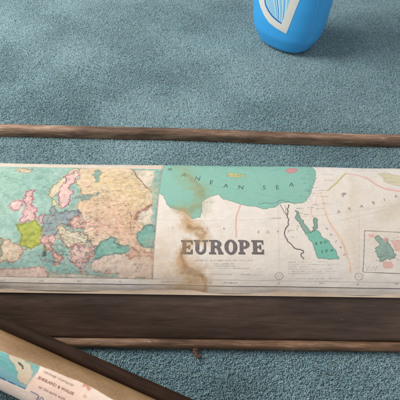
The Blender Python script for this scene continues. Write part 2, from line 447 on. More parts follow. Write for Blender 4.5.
# small rusty catch hanging from the rail
def hook():
    bm = bmesh.new()
    pts = [(-0.0012, -0.1945, 0.0085), (-0.0012, -0.1965, 0.0078), (-0.0010, -0.1985, 0.0066), (-0.0002, -0.2010, 0.0062), (0.0012, -0.2030, 0.0062), (0.0026, -0.2022, 0.0064), (0.0030, -0.2006, 0.0066)]
    rings = []
    for i, p in enumerate(pts):
        a = Vector(pts[max(i - 1, 0)]); c = Vector(pts[min(i + 1, len(pts) - 1)]); d = (c - a).normalized()
        s_ = d.cross(Vector((0, 0, 1))).normalized(); u_ = s_.cross(d)
        rw = (0.0030, 0.0028, 0.0024, 0.0018, 0.0013, 0.0011, 0.0008)[i]; rh = 0.0010
        rings.append([bm.verts.new(Vector(p) + s_ * math.cos(k * math.pi / 4) * rw + u_ * math.sin(k * math.pi / 4) * rh) for k in range(8)])
    for a, c in zip(rings, rings[1:]):
        for k in range(8): bm.faces.new([a[k], a[(k + 1) % 8], c[(k + 1) % 8], c[k]])
    bm.faces.new(rings[0]); bm.faces.new(rings[-1][::-1])
    me = bpy.data.meshes.new('catch'); bmesh.ops.recalc_face_normals(bm, faces=bm.faces); bm.to_mesh(me); bm.free()
    for p in me.polygons: p.use_smooth = True
    o = link('catch', me, M_rust, cs); o['label'] = 'small rusty metal catch below the front rail'
hook()

# ================================================================ MAP OF EUROPE
S1 = Sheet((0, 0), CA, [(-0.1505, 0.0382), (-0.1455, 0.0440), (-0.1320, 0.0530), (-0.1090, 0.0612), (-0.0770, 0.0668), (-0.0440, 0.0683), (-0.0110, 0.0625),
                        (0.0145, 0.0480), (0.0240, 0.0270), (0.0120, 0.0100), (-0.0100, 0.0068)], -0.33, 0.33, 4600)
INK = (62, 56, 58); RED = (150, 70, 78)
def paint_europe(s):
    C = s.C; H, W = s.H, s.W
    C[:] = (234, 224, 211)
    n = noise2(H, W, 260, 5, 21)[..., None]; C += (n - .5) * np.array([14, 20, 28])
    n = noise2(H, W, 30, 4, 22)[..., None]; C += (n - .5) * np.array([9, 10, 12])
    sea = (142, 192, 174)
    # ---- main map: sea and coast
    xfr = int(s.cv([(153, 200)])[0][0]); s.clip = (xfr, 0, s.W, s.H)
    coast = [(120, 158), (120, 193), (154, 192), (160, 193.5), (164, 196), (167, 204), (171, 207.5), (176, 209), (184, 211), (188, 215), (193, 218.6), (200, 217), (202, 211), (201, 202),
             (205, 199), (210, 196), (219, 194), (224, 199), (230, 200.5), (235, 202), (241, 204), (248, 205.5), (255, 206), (261, 208), (267, 208.6), (275, 207), (281, 202.5), (289, 202),
             (295, 203.3), (301, 202.5), (306.5, 200), (311, 193), (313, 187), (315, 181), (316, 174), (315, 170), (313, 160)]
    Q = s.poly(coast, sea, jag=0.05, edge=(95, 120, 112), ew=2.2, ea=.55)
    s.lineQ(Q[:-60], (116, 150, 130), 5, .4)
    s.poly([(295, 210), (297.5, 211), (300, 217), (304, 223), (309, 230), (313, 234), (309, 236), (303, 229), (298, 221)], (140, 172, 156), jag=.12, edge=(90, 100, 96), ew=3, ea=.8)
    s.poly([(315, 217), (318, 219), (317.5, 228), (315, 232), (312, 232), (314, 226)], (136, 168, 152), jag=.12, edge=(90, 100, 96), ew=3, ea=.8)
    s.poly([(305, 232), (311, 233), (316.5, 229.5), (320, 232), (324, 238), (330, 243), (333, 247), (336.7, 251.6), (339.5, 258.5), (319, 258.5), (315, 250), (309, 239)], (128, 192, 170), jag=.08, edge=(84, 104, 98), ew=2.6, ea=.7)
    s.poly([(285, 170.5), (288, 168.5), (294, 168.3), (299, 169.5), (295, 172.5), (288, 173)], (205, 150, 150), jag=.1, edge=(140, 70, 80), ew=1.5)         # Cyprus
    s.poly([(226, 173.5), (231, 172.3), (238, 173), (246, 174.3), (245, 177), (236, 177), (227, 176)], (196, 196, 140), jag=.12, edge=(96, 92, 50), ew=2)  # Crete
    s.tiny(228, 175, 16, 2.4, (90, 60, 50), .7); s.line([(230, 178.6), (237, 179.8), (245, 179.4)], (190, 170, 90), 2, .7)
    s.clip = None
    # sea depth lines, routes, rhumb lines
    for a_, b_ in (((205, 184), (262, 194)), ((262, 194), (288, 200)), ((286, 196), (299, 190)), ((248, 165), (262, 190)), ((300, 172), (316, 170)), ((170, 166), (240, 186))):
        s.line([a_, b_], (90, 130, 125), 1.2, .45)
    for p in ((303, 183), (304, 190), (300, 178), (306, 174), (252, 171), (270, 170)): s.tiny(p[0], p[1], 6, 1.3, (70, 90, 90), .6)
    # rivers
    nile = [(289, 204.5), (287.5, 209), (287, 215), (289, 219), (288.5, 225), (285, 230), (285, 236), (287.5, 241), (292, 245), (297, 249), (300.5, 249.2), (303.5, 250.3), (303.5, 252.5), (301, 254), (301.5, 256), (303.8, 258.4)]
    s.line(nile, (74, 62, 66), 4.6, .85, jag=.07); s.line(nile, (150, 120, 110), 1.4, .4, jag=.07)
    s.line([(280.5, 204.5), (283, 209), (287, 215)], (80, 70, 72), 3.4, .8, jag=.06)
    s.line([(285, 205), (286, 210), (287, 214)], (90, 84, 84), 2, .7, jag=.1)
    # coast detail along the delta and Levant
    s.line([(258, 203.5), (266, 202.5), (272, 203.5), (280, 200), (288, 201), (295, 203)], (70, 84, 84), 2.4, .7, jag=.1)
    for i in range(16):
        y = 172 + i * 1.9; x = 308 - abs(i - 3) * .25 + random.uniform(-1, 3); s.tiny(x, y, random.uniform(4, 9), 1.2, (70, 70, 76), .6)
    for p in ((296, 208, 8), (298, 213, 6), (270, 218, 11), (300, 196, 5), (289, 196, 5), (318, 190, 10), (320, 196, 9), (322, 203, 9), (316, 208, 8), (324, 180, 10), (322, 174, 12),
              (313, 204, 7), (308, 207, 6), (201, 202, 13), (290, 230, 5), (292, 237, 6), (296, 226, 5), (304, 214, 5)): s.tiny(*p, 1.3, (84, 78, 84), .6)
    # political bands
    def band(pts, col, wd=9, a=.55): s.line(pts, col, wd, a, jag=.03)
    band([(241, 204), (239, 209), (237, 214), (236, 222), (236, 237)], (226, 160, 140), 7, .65)
    band([(346, 172.5), (341, 178), (335, 184), (328, 190)], (196, 192, 112), 8, .75); s.line([(346, 172.5), (341, 178), (335, 184), (328, 190)], (120, 100, 90), 1.4, .5, jag=.05)
    band([(347.5, 173), (356, 174.3), (365, 176.6), (371, 180), (376, 183.4), (382, 186.5), (389, 188.7), (402, 190.5), (420, 192)], (232, 168, 158), 11, .75)
    s.line([(347.5, 171.5), (365, 175), (376, 181.6), (389, 187), (402, 189)], (190, 110, 110), 1.5, .5, jag=.04)
    band([(321, 192), (324, 202), (325, 210), (328, 219), (335, 229), (342, 239), (346, 249), (349, 260), (351, 272)], (232, 190, 150), 5, .8)
    band([(326, 214), (331, 226), (338, 235), (344, 246), (347, 257)], (224, 160, 140), 4, .6)
    band([(312, 206), (311, 212), (314, 217)], (228, 170, 160), 6, .6)
    band([(326, 192), (318, 193), (316, 200), (318, 206)], (230, 150, 140), 3, .5)
    s.poly([(378, 173), (385, 172), (396, 174), (406, 178), (404, 186), (394, 184), (384, 179)], (206, 196, 150), jag=.15, edge=(140, 110, 100), ew=1.4, a=.6)
    for p in ((380, 172, 10), (384, 177, 9), (388, 181, 9), (360, 170, 14), (352, 168, 10)): s.tiny(*p, 1.3, (120, 100, 96), .6)
    # graticule, curved thin
    for g in ([(154, 219.5), (200, 220.3), (240, 220), (278, 218.5), (330, 214), (400, 204)], [(278.5, 206), (278.7, 240), (279, 272)], [(359, 205), (359, 240), (359, 272)], [(196, 219), (196, 236)],
              [(352, 180), (400, 172)], [(340, 220), (400, 206)]): s.line(g, (150, 130, 124), 1.1, .5)
    # ---- lettering of the main map
    for ch, x, y in zip('RRANEAN', (157.5, 170.6, 184, 197.6, 211.6, 226, 241), (169.6, 169.3, 174.6, 178, 181.7, 185.2, 187)):
        s.text(ch, x, y, 4.0, (58, 74, 76), .9, sx=1.35, slant=.15)
    for ch, x, y in zip('SEA', (264.2, 277.6, 291.6), (187.2, 187, 184.2)): s.text(ch, x, y, 4.0, (58, 74, 76), .9, sx=1.35, slant=.15)
    for ch, x, y in zip('LIBYA', (156, 172.6, 189, 207, 224), (228, 227.6, 228, 228.7, 228.4)): s.text(ch, x, y, 2.6, (104, 94, 92), .75, sx=1.1)
    for ch, x, y in zip('EGYPT', (258.6, 268, 277.8, 288.9, 297.3), (232, 232, 231.6, 231, 229.6)): s.text(ch, x, y, 2.8, (104, 94, 92), .75, sx=1.2)
    for ch, x, y in zip('ARABIA', (339, 350, 362, 374, 385, 396.6), (211, 208, 205.6, 202, 199, 195.4)): s.text(ch, x, y, 3.0, (104, 92, 94), .8, sx=1.3, rot=.22, slant=.2)
    for ch, x, y in zip('HEJAZ', (327, 331.2, 336, 340.9, 344.4), (228.2, 234.4, 240.7, 247, 254.4)): s.text(ch, x, y, 2.2, (96, 74, 78), .85, sx=1.3, rot=-.5)
    for ch, x, y in zip('RED', (316.7, 321.3, 325.9), (243.4, 242.6, 241.5)): s.text(ch, x, y, 2.9, (46, 62, 60), .9, sx=1.15, slant=.35)
    for ch, x, y in zip('SEA', (322.2, 326.8, 332), (251.6, 250.6, 249.8)): s.text(ch, x, y, 2.9, (46, 62, 60), .9, sx=1.15, slant=.35)
    s.poly([(341, 191.5), (346.5, 192), (345.5, 194.5), (343.4, 197.6), (341.8, 195)], (150, 130, 132), jag=.15, a=.5); s.tiny(341, 193.3, 6, 1.6, (70, 60, 60), .7)
    # ---- the title
    title(s)
    s.tiny(193, 260.4, 60, 1.1, (92, 80, 80), .6)
    s.tiny(213, 263.8, 22, 1.0, (92, 80, 80), .55); s.tiny(215, 266, 20, 1.3, (92, 80, 80), .6)
    s.line([(190, 268), (230, 268.3)], (130, 110, 105), 1, .5); s.tiny(233, 268.3, 16, 1.0, (92, 80, 80), .55); s.tiny(257, 268.5, 4, 1.0, (92, 80, 80), .5)
    s.line([(186, 273.8), (232, 274.3)], (100, 88, 86), 1.8, .65); s.line([(240, 274.8), (262, 275)], (130, 110, 105), 1.2, .5); s.tiny(240, 274.2, 10, .9, INK, .4)
    # notes block by the Nile
    for i, (y, L) in enumerate(((261.8, 24), (264.2, 36), (266.4, 22), (268.8, 30), (271.2, 34), (273.6, 22), (278.5, 38))):
        s.tiny(288, y, L, 1.0, (112, 100, 100), .5)
        if L > 28: s.tiny(288 + L + 3, y - .3, 12, .9, (112, 100, 100), .45)
    s.line([(288, 273), (331, 273)], (140, 120, 112), 1.0, .5)
    for p in ((318, 261.4, 10), (322, 265, 9)): s.tiny(*p, 1.0, (120, 108, 104), .5)
    # circles on the meridians
    for cx, cy, ry in ((279.2, 276, 3.4), (359, 276.3, 3.4)):
        s.line([(cx + 4 * math.cos(a), cy + ry * math.sin(a)) for a in np.linspace(0, 2 * math.pi, 25)], (104, 92, 92), 1.8, .8)
        s.line([(cx - 1.8, cy + .6), (cx + .2, cy - .6), (cx + 2, cy - .2)], (120, 104, 104), 1.2, .6)
    s.text('30', 279, 283.2, 1.8, (92, 80, 84), .8); s.text('35', 358, 284.2, 1.8, (92, 80, 84), .8)
    # neat lines at the foot
    L0, L1 = s.u0 + .012, s.u1 - .012
    def hline(ya, yb, wd, col, a, wob=0.0):
        pts = np.array([s.us(x, ya + (yb - ya) * x / 400) for x in range(0, 401, 20)]); sm = np.mean(pts[:, 1])
        xs = np.linspace((L0 - s.u0) * s.k, (L1 - s.u0) * s.k, 220); ys = sm * s.k + (noise2(220, 1, 40, 3, 61)[:, 0] - .5) * wob
        s.lineQ(np.stack([xs, ys], 1), col, wd, a)
    hline(278.4, 280.6, 1.4, (120, 104, 104), .7); hline(284.6, 287.0, 4.2, (92, 82, 86), .85, 6); hline(286.2, 288.4, 1.2, (130, 112, 110), .5, 6)
    s.text('LONGITUDE', 168.5, 281.9, 1.7, (92, 80, 84), .85, sx=1.0); s.text('EAST', 189, 282.3, 1.7, (92, 80, 84), .85, sx=1.2)
    s.text('OF', 210.5, 282.6, 1.7, (92, 80, 84), .85, sx=1.3); s.text('GREENWICH', 230, 282.8, 1.7, (92, 80, 84), .85, sx=1.05)
    for x in (0, 40, 78, 118, 320, 395): s.tiny(x, 281 + x * .006, 4, 1.3, (92, 80, 84), .7)
    s.clip = None
    # ---- inset at right: the British Isles, framed
    s.poly([(376, 235.6), (379, 234.8), (381, 238), (384, 240.5), (386, 238), (388.5, 239), (387, 242), (390, 245), (393, 249), (397, 254.5), (395, 257), (391, 259), (386, 259.6), (380, 260.5), (379, 257),
            (377.5, 254.5), (375, 251), (375.5, 248), (378, 246), (376.5, 240)], (152, 176, 162), jag=.2, edge=(70, 80, 78), ew=2, ea=.8)
    s.line([(377, 256), (384, 255), (392, 256.5), (396, 255)], (80, 84, 84), 1.6, .6, jag=.12); s.line([(388, 240), (386, 247), (389, 252)], (80, 100, 92), 1.4, .6, jag=.15)
    for P in ([(392, 241), (397, 239), (404, 241), (404, 250), (398, 251), (394, 247)], [(368, 233.5), (374, 232.6), (375, 235.5), (370, 236.8)], [(383, 262), (392, 261), (394, 266), (388, 268), (383, 266)], [(384, 238.5), (387, 236.5), (389, 240), (386, 242)]):
        s.poly(P, (226, 172, 160), jag=.15, a=.75)
    for _ in range(16): s.tiny(random.uniform(372, 400), random.uniform(234, 262), random.uniform(2, 5), .9, (90, 90, 90), .5)
    fr = [(420, 232.3), (364.8, 230.2), (364.2, 250), (363, 271.6), (420, 274)]
    s.line(fr, (86, 78, 82), 2.6, .85)
    s.tiny(366, 266.8, 12, 1.1, INK, .6); s.tiny(366, 269.3, 10, 1.1, INK, .5)
    # ---- big inset at left: Europe
    inset(s)
    # ---- water stains (real marks on the paper)
    br = (184, 150, 104); db = (144, 106, 66)
    s.soft([(152, 262), (165, 276), (180, 284), (196, 290)], 120, (204, 174, 142), .6, 31, .4)
    s.soft([(160, 240), (172, 232), (184, 226)], 60, (222, 200, 176), .5, 60, .5)
    s.soft([(185, 268), (193, 275), (198, 283), (196, 291)], 76, (192, 150, 106), .7, 65, .4)
    s.soft([(181, 167), (187, 178), (194, 184), (200, 188), (202, 195), (198, 204), (188, 208)], 74, (158, 164, 122), .62, 32)
    s.soft([(186, 174), (192, 180), (198, 184), (202, 189), (202, 197)], 20, (150, 130, 84), .55, 33)
    s.soft([(192, 188), (197, 191), (196, 195)], 14, (176, 150, 104), .7, 53)
    s.soft([(200, 206), (190, 210), (181, 209.5), (172, 207)], 20, (150, 142, 96), .55, 34)
    s.soft([(182, 211), (185, 216), (187, 222), (191, 227)], 38, (196, 154, 108), .75, 35)
    s.soft([(187, 224), (192, 228), (199, 230), (204, 233), (203, 238)], 44, (190, 148, 102), .7, 36)
    s.soft([(189, 226.5), (193, 229), (198, 228)], 14, db, .7, 61); s.soft([(196, 233), (201, 236), (205, 233), (202, 229)], 13, db, .65, 62)
    s.soft([(203, 238), (199, 242), (190, 246)], 16, br, .6, 37)
    s.soft([(186, 242), (183, 250), (182, 258), (184, 265)], 30, (180, 134, 88), .75, 63); s.soft([(181.5, 250), (181, 256), (183, 262)], 10, db, .6, 38)
    s.soft([(184, 266), (190, 270), (197, 272), (203, 276), (205, 283), (204, 292)], 14, db, .6, 39)
    s.soft([(182, 272.6), (192, 274), (202, 276.5)], 13, db, .5, 40); s.soft([(188, 279), (198, 280)], 12, br, .6, 64)
    s.soft([(170, 288), (186, 290), (202, 291)], 26, br, .5, 41)
    s.soft([(388, 214), (396, 206), (404, 202)], 60, (205, 188, 158), .5, 42, .4)
    s.soft([(352, 176), (350, 220), (356, 268)], 30, (214, 192, 164), .3, 43, .5)
    for sd, pts in ((44, [(0, 287), (60, 289), (150, 291)]), (45, [(210, 292), (300, 293), (400, 294)])): s.soft(pts, 30, (196, 168, 146), .4, sd, .5)
    # specks
    for _ in range(500):
        c = np.array([random.uniform(0, W), random.uniform(0, H)]); s.lineQ(np.array([c, c + rng.normal(0, 2, 2)]), (120, 100, 80), random.uniform(.8, 1.8), random.uniform(.15, .5))

def title(s):
    """engraved slab-serif capitals, shaded"""
    boxes = [('E', 180.4, 192.6), ('U', 193.6, 207.8), ('R', 209.0, 223.0), ('O', 224.6, 237.0), ('P', 238.6, 250.2), ('E', 251.6, 264.0)]
    for ch, xa, xb in boxes:
        A = s.cv([(xa, 254.0), (xb, 254.1), (xa, 240.2)]); x0, y0 = A[0]; wd = A[1][0] - A[0][0]; ht = A[2][1] - A[0][1]
        X, Y = np.meshgrid(np.arange(int(x0) - 6, int(x0 + wd) + 10), np.arange(int(y0) - 8, int(y0 + ht) + 8))
        U = (X - x0) / wd; V = (Y - y0) / ht
        def box(a, b_, c, d): return (U >= a) & (U <= b_) & (V >= c) & (V <= d)
        def ring(cx, cy, rx, ry, ix, iy): return (((U - cx) / rx) ** 2 + ((V - cy) / ry) ** 2 <= 1) & (((U - cx) / ix) ** 2 + ((V - cy) / iy) ** 2 > 1)
        if ch == 'E':
            m_ = box(.14, .42, 0, 1) | box(.02, .95, .88, 1) | box(.02, .97, 0, .12) | box(.40, .72, .44, .56) | box(.66, .76, .34, .66) | (box(.80, .95, .68, 1) & (V > 1 - (U - .70) * 1.5)) | (box(.80, .97, 0, .34) & (V < (U - .68) * 1.4))
        elif ch == 'U':
            m_ = box(.12, .36, .3, 1) | box(.0, .46, .9, 1) | box(.72, .84, .3, 1) | box(.56, 1.0, .9, 1) | (ring(.48, .32, .36, .34, .16, .20) & (V < .33))
        elif ch == 'R':
            m_ = box(.12, .36, 0, 1) | box(.0, .48, 0, .1) | box(.0, .5, .9, 1) | (ring(.46, .72, .40, .28, .16, .16) & (U > .36)) | box(.3, .5, .44, .53) | (((U - .50) * .9 > (.50 - V) * .42) & ((U - .76) * .9 < (.50 - V) * .42) & (V < .5) & (V > 0.0)) | box(.66, 1.0, 0, .1)
        elif ch == 'O':
            m_ = ring(.5, .5, .5, .53, .22, .40)
        else:
            m_ = box(.12, .38, 0, 1) | box(.0, .54, 0, .1) | box(.0, .5, .9, 1) | (ring(.48, .70, .46, .30, .18, .18) & (U > .36)) | box(.3, .5, .40, .50)
        m_ = m_.astype(np.float32)
        def dil(a, n):
            for _ in range(n):
                p = np.pad(a, 1); a = np.maximum.reduce([p[1:-1, 1:-1], p[:-2, 1:-1], p[2:, 1:-1], p[1:-1, :-2], p[1:-1, 2:]])
            return a
        out = dil(m_, 1); sh = np.zeros_like(m_); sh[:-3, 3:] = out[3:, :-3]; sh2 = np.zeros_like(m_); sh2[:-2, 2:] = out[2:, :-2]
        reg = s.C[Y[0, 0]:Y[-1, 0] + 1, X[0, 0]:X[0, -1] + 1]
        for mk, col, al in ((sh2, (110, 100, 98), .6), (out, (76, 69, 69), .9)):
            reg[:] = reg * (1 - (mk * al)[..., None]) + np.array(col) * (mk * al)[..., None]
        inner = 1 - dil(1 - m_, 1); ht_ = ((Y % 4) < 2)[..., None]
        fill = np.where(ht_, np.array([138, 129, 126.]), np.array([98, 90, 90.]))
        reg[:] = reg * (1 - inner[..., None]) + fill * inner[..., None]

def inset(s):
    fr = [(-60, 168.4), (153, 169.8), (153, 279.6), (-60, 277.6)]
    # paper strip above the inset, then the sea panel
    TL = s.us(-4, 168.6); BR = s.us(153, 279.0)
    x0 = int((TL[0] - .03 - s.u0) * s.k); x1 = int((BR[0] - s.u0) * s.k); yb = int(BR[1] * s.k); yt = int(s.us(90, 168.2)[1] * s.k)
    xl = max(x0, 40)
    ct = s.us(0, 163)[1]
    s.C[yb:, xl:x1] = (226, 206, 184)
    P = s.C[yb:yt, xl:x1]; P[:] = (150, 192, 178)
    P += (noise2(*P.shape[:2], 120, 4, 51)[..., None] - .5) * np.array([30, 20, 20])
    s.clip = (40, yb, x1, yt)
    seaD = (130, 172, 162)
    s.poly([(-40, 249), (20, 256), (45, 248), (60, 252), (92, 262), (92, 290), (-40, 290)], seaD, jag=.05, a=.55)
    s.poly([(-40, 168), (24, 168), (20, 200), (-6, 226), (-40, 230)], (150, 192, 172), jag=.05, a=.6)
    E = (74, 58, 60)
    def land(p, c, e=E, ew=2.8, ea=.8, j=.14, a=1.0):
        # tint strongest along the border, paler inside, as hand-tinted engraved maps are
        c = np.array(c, float); pale = c * .62 + np.array([236, 224, 206.]) * .38 if c[0] > c[1] - 4 and c[1] > c[2] + 4 or c[0] > c[1] + 20 else c
        Q = s.poly(p, pale, jag=j * 1.35, it=4, a=a); Q = np.vstack([Q, Q[:1]])
        s.lineQ(Q, c * .93, 11, .5 * a); s.lineQ(Q, e, ew, ea)
    # Russia and Finland
    land([(80, 168), (100, 166), (134, 163), (131, 167.5), (135, 172), (140, 179.5), (145, 186), (151, 192), (151.5, 200), (150, 206.5), (143.5, 209.5), (136, 212.5), (135, 219), (144, 225), (141, 231), (138.5, 236), (140, 246),
          (151, 247), (151, 256), (136, 254), (128, 250), (127, 245.5), (119, 242), (113, 237), (106, 240), (101, 242.5), (95, 247), (91, 242), (88, 236), (84, 232), (82, 226), (82, 216), (80, 212), (78, 206), (84, 199), (90, 197), (86, 195), (80, 193), (78.5, 185), (80, 178.5)],
         (226, 192, 150), ew=1.8)
    s.soft([(105, 180), (125, 184), (135, 195)], 130, (232, 206, 146), .75, 52, .3)
    s.soft([(95, 210), (115, 215), (130, 225)], 120, (226, 178, 138), .65, 53, .3)
    s.soft([(100, 228), (122, 232), (134, 240)], 70, (226, 172, 150), .6, 54, .3)
    # pale land beyond the Urals, Caspian, Anatolia
    land([(134.5, 170), (153, 170), (153, 226), (146, 226), (137, 219), (137, 213.5), (144, 210.5), (151, 207), (151.8, 192), (145, 185), (140, 178.5)], (226, 214, 188), ew=1.2, ea=.4)
    s.line([(133, 170), (135, 172.5), (140, 179.5), (145, 186), (151, 192)], (96, 60, 52), 4, .8, jag=.08)
    s.soft([(151, 205), (145, 209.5), (138, 212), (136, 218)], 12, (150, 74, 66), .8, 55, .3)
    s.poly([(134, 162), (153, 163), (153, 170), (134, 170)], (140, 186, 164), jag=0)
    land([(140.5, 232), (144, 227), (150, 225), (153, 226), (153, 248), (149, 247), (143, 246), (140, 243), (138, 236)], (120, 178, 164), ew=2.6)
    land([(93, 262), (96, 258.5), (105, 256), (115, 254), (122, 255), (129, 252), (140, 255), (153, 256), (153, 279), (119, 279), (119, 273.5), (105, 273.5), (97, 272.5), (91, 268)], (220, 188, 172), ew=1.6, j=.08)
    land([(124, 248), (130, 249), (138, 252), (152, 252), (152, 258), (142, 256), (134, 257), (128, 255)], (196, 132, 110), ew=1.6)
    land([(95, 252), (98, 246), (101, 242.5), (108, 240), (111, 237), (116.5, 239), (114, 243), (118, 244), (127, 245.5), (129, 251.5), (121, 254), (115, 253.5), (105, 255.5), (97, 259), (94, 257)], (122, 178, 162), ew=2.6, j=.1)
    # White Sea, Ladoga, Gulf of Finland
    land([(95, 171), (99, 170), (103, 172.5), (101, 175), (98, 176), (99, 181), (96, 182), (95, 177)], (138, 176, 156), ew=1.4)
    land([(76, 198), (84, 195.5), (92, 195), (98, 192.5), (97, 196), (90, 198.5), (82, 201)], (132, 160, 144), ew=1.4)
    # Norway, Sweden, Denmark
    land([(50.6, 197.5), (50, 192.5), (52.5, 187), (56, 185), (60, 182.5), (63, 179), (66, 176), (69, 173), (72.5, 170.6), (77.5, 168.8), (80, 170), (75, 171), (70, 175.5), (66, 181), (62.5, 186), (60.5, 192), (56, 196), (53, 199)], (212, 200, 158), e=(96, 82, 60), ew=3.2)
    land([(60, 192.5), (62.5, 186), (66, 181), (70, 175.5), (75, 171), (78.8, 172.5), (78, 177), (75, 181), (71, 185), (70, 190), (71.5, 195), (69.4, 202.5), (66, 207.5), (61, 208.8), (59.4, 202.5), (58.8, 196)], (228, 172, 172), e=(104, 50, 76), ew=3.6)
    land([(52, 200.5), (55, 200), (57, 203), (55.5, 207), (52.5, 206)], (206, 206, 150), e=(90, 100, 80))
    land([(59, 206), (61, 205.5), (61, 208), (59, 208.2)], (206, 196, 140), ew=1.4)
    # Iceland
    land([(17.5, 170), (22, 169), (28, 170.2), (33, 169.8), (31, 172.2), (25, 173), (20, 171.8)], (176, 160, 120), e=(100, 80, 56))
    # Britain and Ireland
    pk = (224, 160, 162)
    land([(26, 194), (29, 191.8), (33, 192.5), (34.5, 190.6), (33, 195), (31, 197), (33, 199), (32.5, 203), (34, 208), (37, 212), (36, 216), (38, 218), (34, 220.5), (27, 221.3), (21, 220.8), (24, 217), (22, 214.5), (26, 211), (27, 206), (25, 202), (26.5, 198)], pk, e=(130, 60, 78), ew=3.4, j=.2)
    land([(12, 208.5), (11, 205), (14, 202), (17.5, 200.8), (21.5, 202), (22.5, 206), (20, 209.5), (14.5, 211)], pk, e=(130, 60, 78), ew=3.4, j=.18)
    # Low Countries, Germany, Poland
    land([(39, 220), (41, 215.5), (45, 214.5), (47, 217), (46, 222), (42, 224), (38, 222)], (206, 150, 150), ew=2)
    land([(45, 216), (50, 215.5), (52, 208), (55, 207), (57, 212), (62, 214), (70, 212.5), (78, 210), (81, 213), (77, 217), (71, 219.5), (72, 225), (65, 225), (60, 224), (57, 229), (56, 235), (49, 237), (43.5, 234), (43, 228), (43, 222)], (138, 158, 160), e=(66, 56, 70))
    land([(70, 221), (76, 216.5), (82, 216), (84, 221), (82, 228), (75, 229), (71, 225)], (218, 154, 136), e=(130, 60, 70))
    # Austria-Hungary, Balkans
    land([(57, 227), (60, 225), (64, 227), (68, 231), (76, 232), (83.8, 233.8), (88, 239), (87, 244), (81, 246.5), (74, 246), (69, 248.8), (66, 245), (62, 241), (56, 239.5), (58.5, 233)], (214, 204, 160), e=(96, 70, 66))
    land([(72, 247), (78, 246.5), (87, 245), (94, 247), (95, 252), (90, 256), (89, 261), (84, 259), (82, 264), (79, 268.5), (75, 266), (72, 258), (69, 252)], (212, 162, 152), e=(110, 50, 60), j=.22, ew=2.4)
    # France
    land([(16, 225), (20.6, 225.2), (23, 226), (24, 223.5), (28.8, 224), (33.8, 221), (37.5, 225), (42, 227.3), (42.3, 232.5), (40, 236), (41.2, 240), (40.6, 244), (36, 246), (33, 248.2), (27, 248), (20, 245.3), (21.5, 239), (21, 232.5), (18, 229)],
         (170, 182, 52), e=(92, 84, 24), ew=3, j=.12)
    for _ in range(26): s.soft([(random.uniform(21, 40), random.uniform(226, 245)), (random.uniform(24, 38), random.uniform(228, 244))], 7, random.choice(((138, 146, 30), (182, 180, 60), (126, 130, 40))), .3, random.randint(1, 99))
    # Switzerland, Italy, islands
    land([(42, 236.5), (48, 237.5), (52, 236), (56, 239.5), (54, 243), (50, 245), (53, 249), (57, 253.5), (62, 256), (65, 258.5), (62, 259.6), (60, 262.5), (57, 259), (53, 256), (49, 250), (45, 244.5), (41.5, 243.5)], (214, 150, 138), e=(116, 52, 56), j=.14, ew=2.2)
    land([(54, 263.5), (59, 262.5), (59, 265.5), (55, 265.5)], (214, 150, 138), e=(116, 52, 56), ew=1.8)
    land([(44, 252), (45.8, 251.6), (45.8, 256), (44.2, 256.4)], (70, 90, 84), ew=2.2); land([(44.4, 246.8), (45.6, 246.8), (45.5, 250), (44.5, 250)], (160, 160, 70), ew=1.6)
    # Iberia, Africa
    land([(-30, 240), (2, 239), (8, 240), (16, 244), (21, 246.5), (26.5, 249.5), (22, 254), (20, 258), (15, 261.5), (9, 263), (3, 262), (-8, 263), (-30, 262)], (206, 174, 138), e=(100, 66, 56))
    land([(-30, 240), (1, 239), (3.5, 243), (2.5, 252), (0, 260), (-30, 262)], (120, 136, 104), e=(80, 76, 60), a=.8)
    land([(-40, 268), (8, 268.5), (18, 270), (30, 268.2), (38, 267.6), (46, 269.5), (48.5, 279), (-40, 278)], (212, 174, 160), e=(120, 84, 80), ew=1.6, j=.08)
    land([(49, 272), (60, 275), (80, 274), (100, 276), (119, 276), (119, 279.5), (49, 279)], (196, 180, 156), e=(100, 90, 84), ew=1.6, j=.1, a=.7)
    for x, y in ((85, 262), (87, 265), (84, 267), (88, 258.5), (90, 269)): land([(x, y), (x + 1.6, y), (x + 1, y + 1.2)], (210, 150, 140), ew=1.2)
    land([(80, 271), (87, 271), (86, 272.3), (81, 272.2)], (210, 160, 140), ew=1.4); land([(106, 271.8), (111, 271), (110, 273), (107, 273)], (210, 160, 140), ew=1.4)
    # borders and rivers inside the lands
    for _ in range(46):
        x, y = random.uniform(84, 142), random.uniform(173, 238); dx, dy = random.uniform(-9, 9), random.uniform(-8, 8)
        s.line([(x, y), (x + dx * .5, y + dy * .7), (x + dx, y + dy)], random.choice(((150, 96, 70), (120, 84, 76), (190, 110, 90))), random.uniform(1, 1.9), .5, jag=.16)
    s.line([(82, 196), (95, 195), (104, 192.5), (118, 191), (132, 188)], (124, 112, 84), 2.2, .7, jag=.08)
    s.line([(131, 212), (130, 222), (131, 232)], (110, 60, 56), 3, .7, jag=.1); s.line([(131, 222), (138, 226), (143, 230)], (120, 60, 56), 2.6, .7, jag=.08)
    s.line([(84, 224), (97, 222), (108, 226), (118, 233)], (150, 76, 70), 2.2, .6, jag=.12)
    for pts in ([(60, 234), (70, 238), (82, 241)], [(60, 239), (68, 241), (75, 245)], [(73, 250), (82, 251), (93, 250)], [(72, 254), (78, 256), (84, 259)]): s.line(pts, (110, 60, 60), 2, .7, jag=.14)
    for _ in range(60):
        x, y = random.uniform(42, 94), random.uniform(214, 258); dx, dy = random.uniform(-6, 6), random.uniform(-5, 5)
        s.line([(x, y), (x + dx * .5, y + dy * .8), (x + dx, y + dy)], random.choice(((84, 50, 56), (120, 56, 60), (70, 70, 84))), random.uniform(1.4, 2.6), .6, jag=.2)
    for _ in range(14):
        x, y = random.uniform(54, 76), random.uniform(174, 204); s.line([(x, y), (x + random.uniform(-3, 3), y + random.uniform(-4, 4))], (130, 70, 84), 1.6, .5, jag=.2)
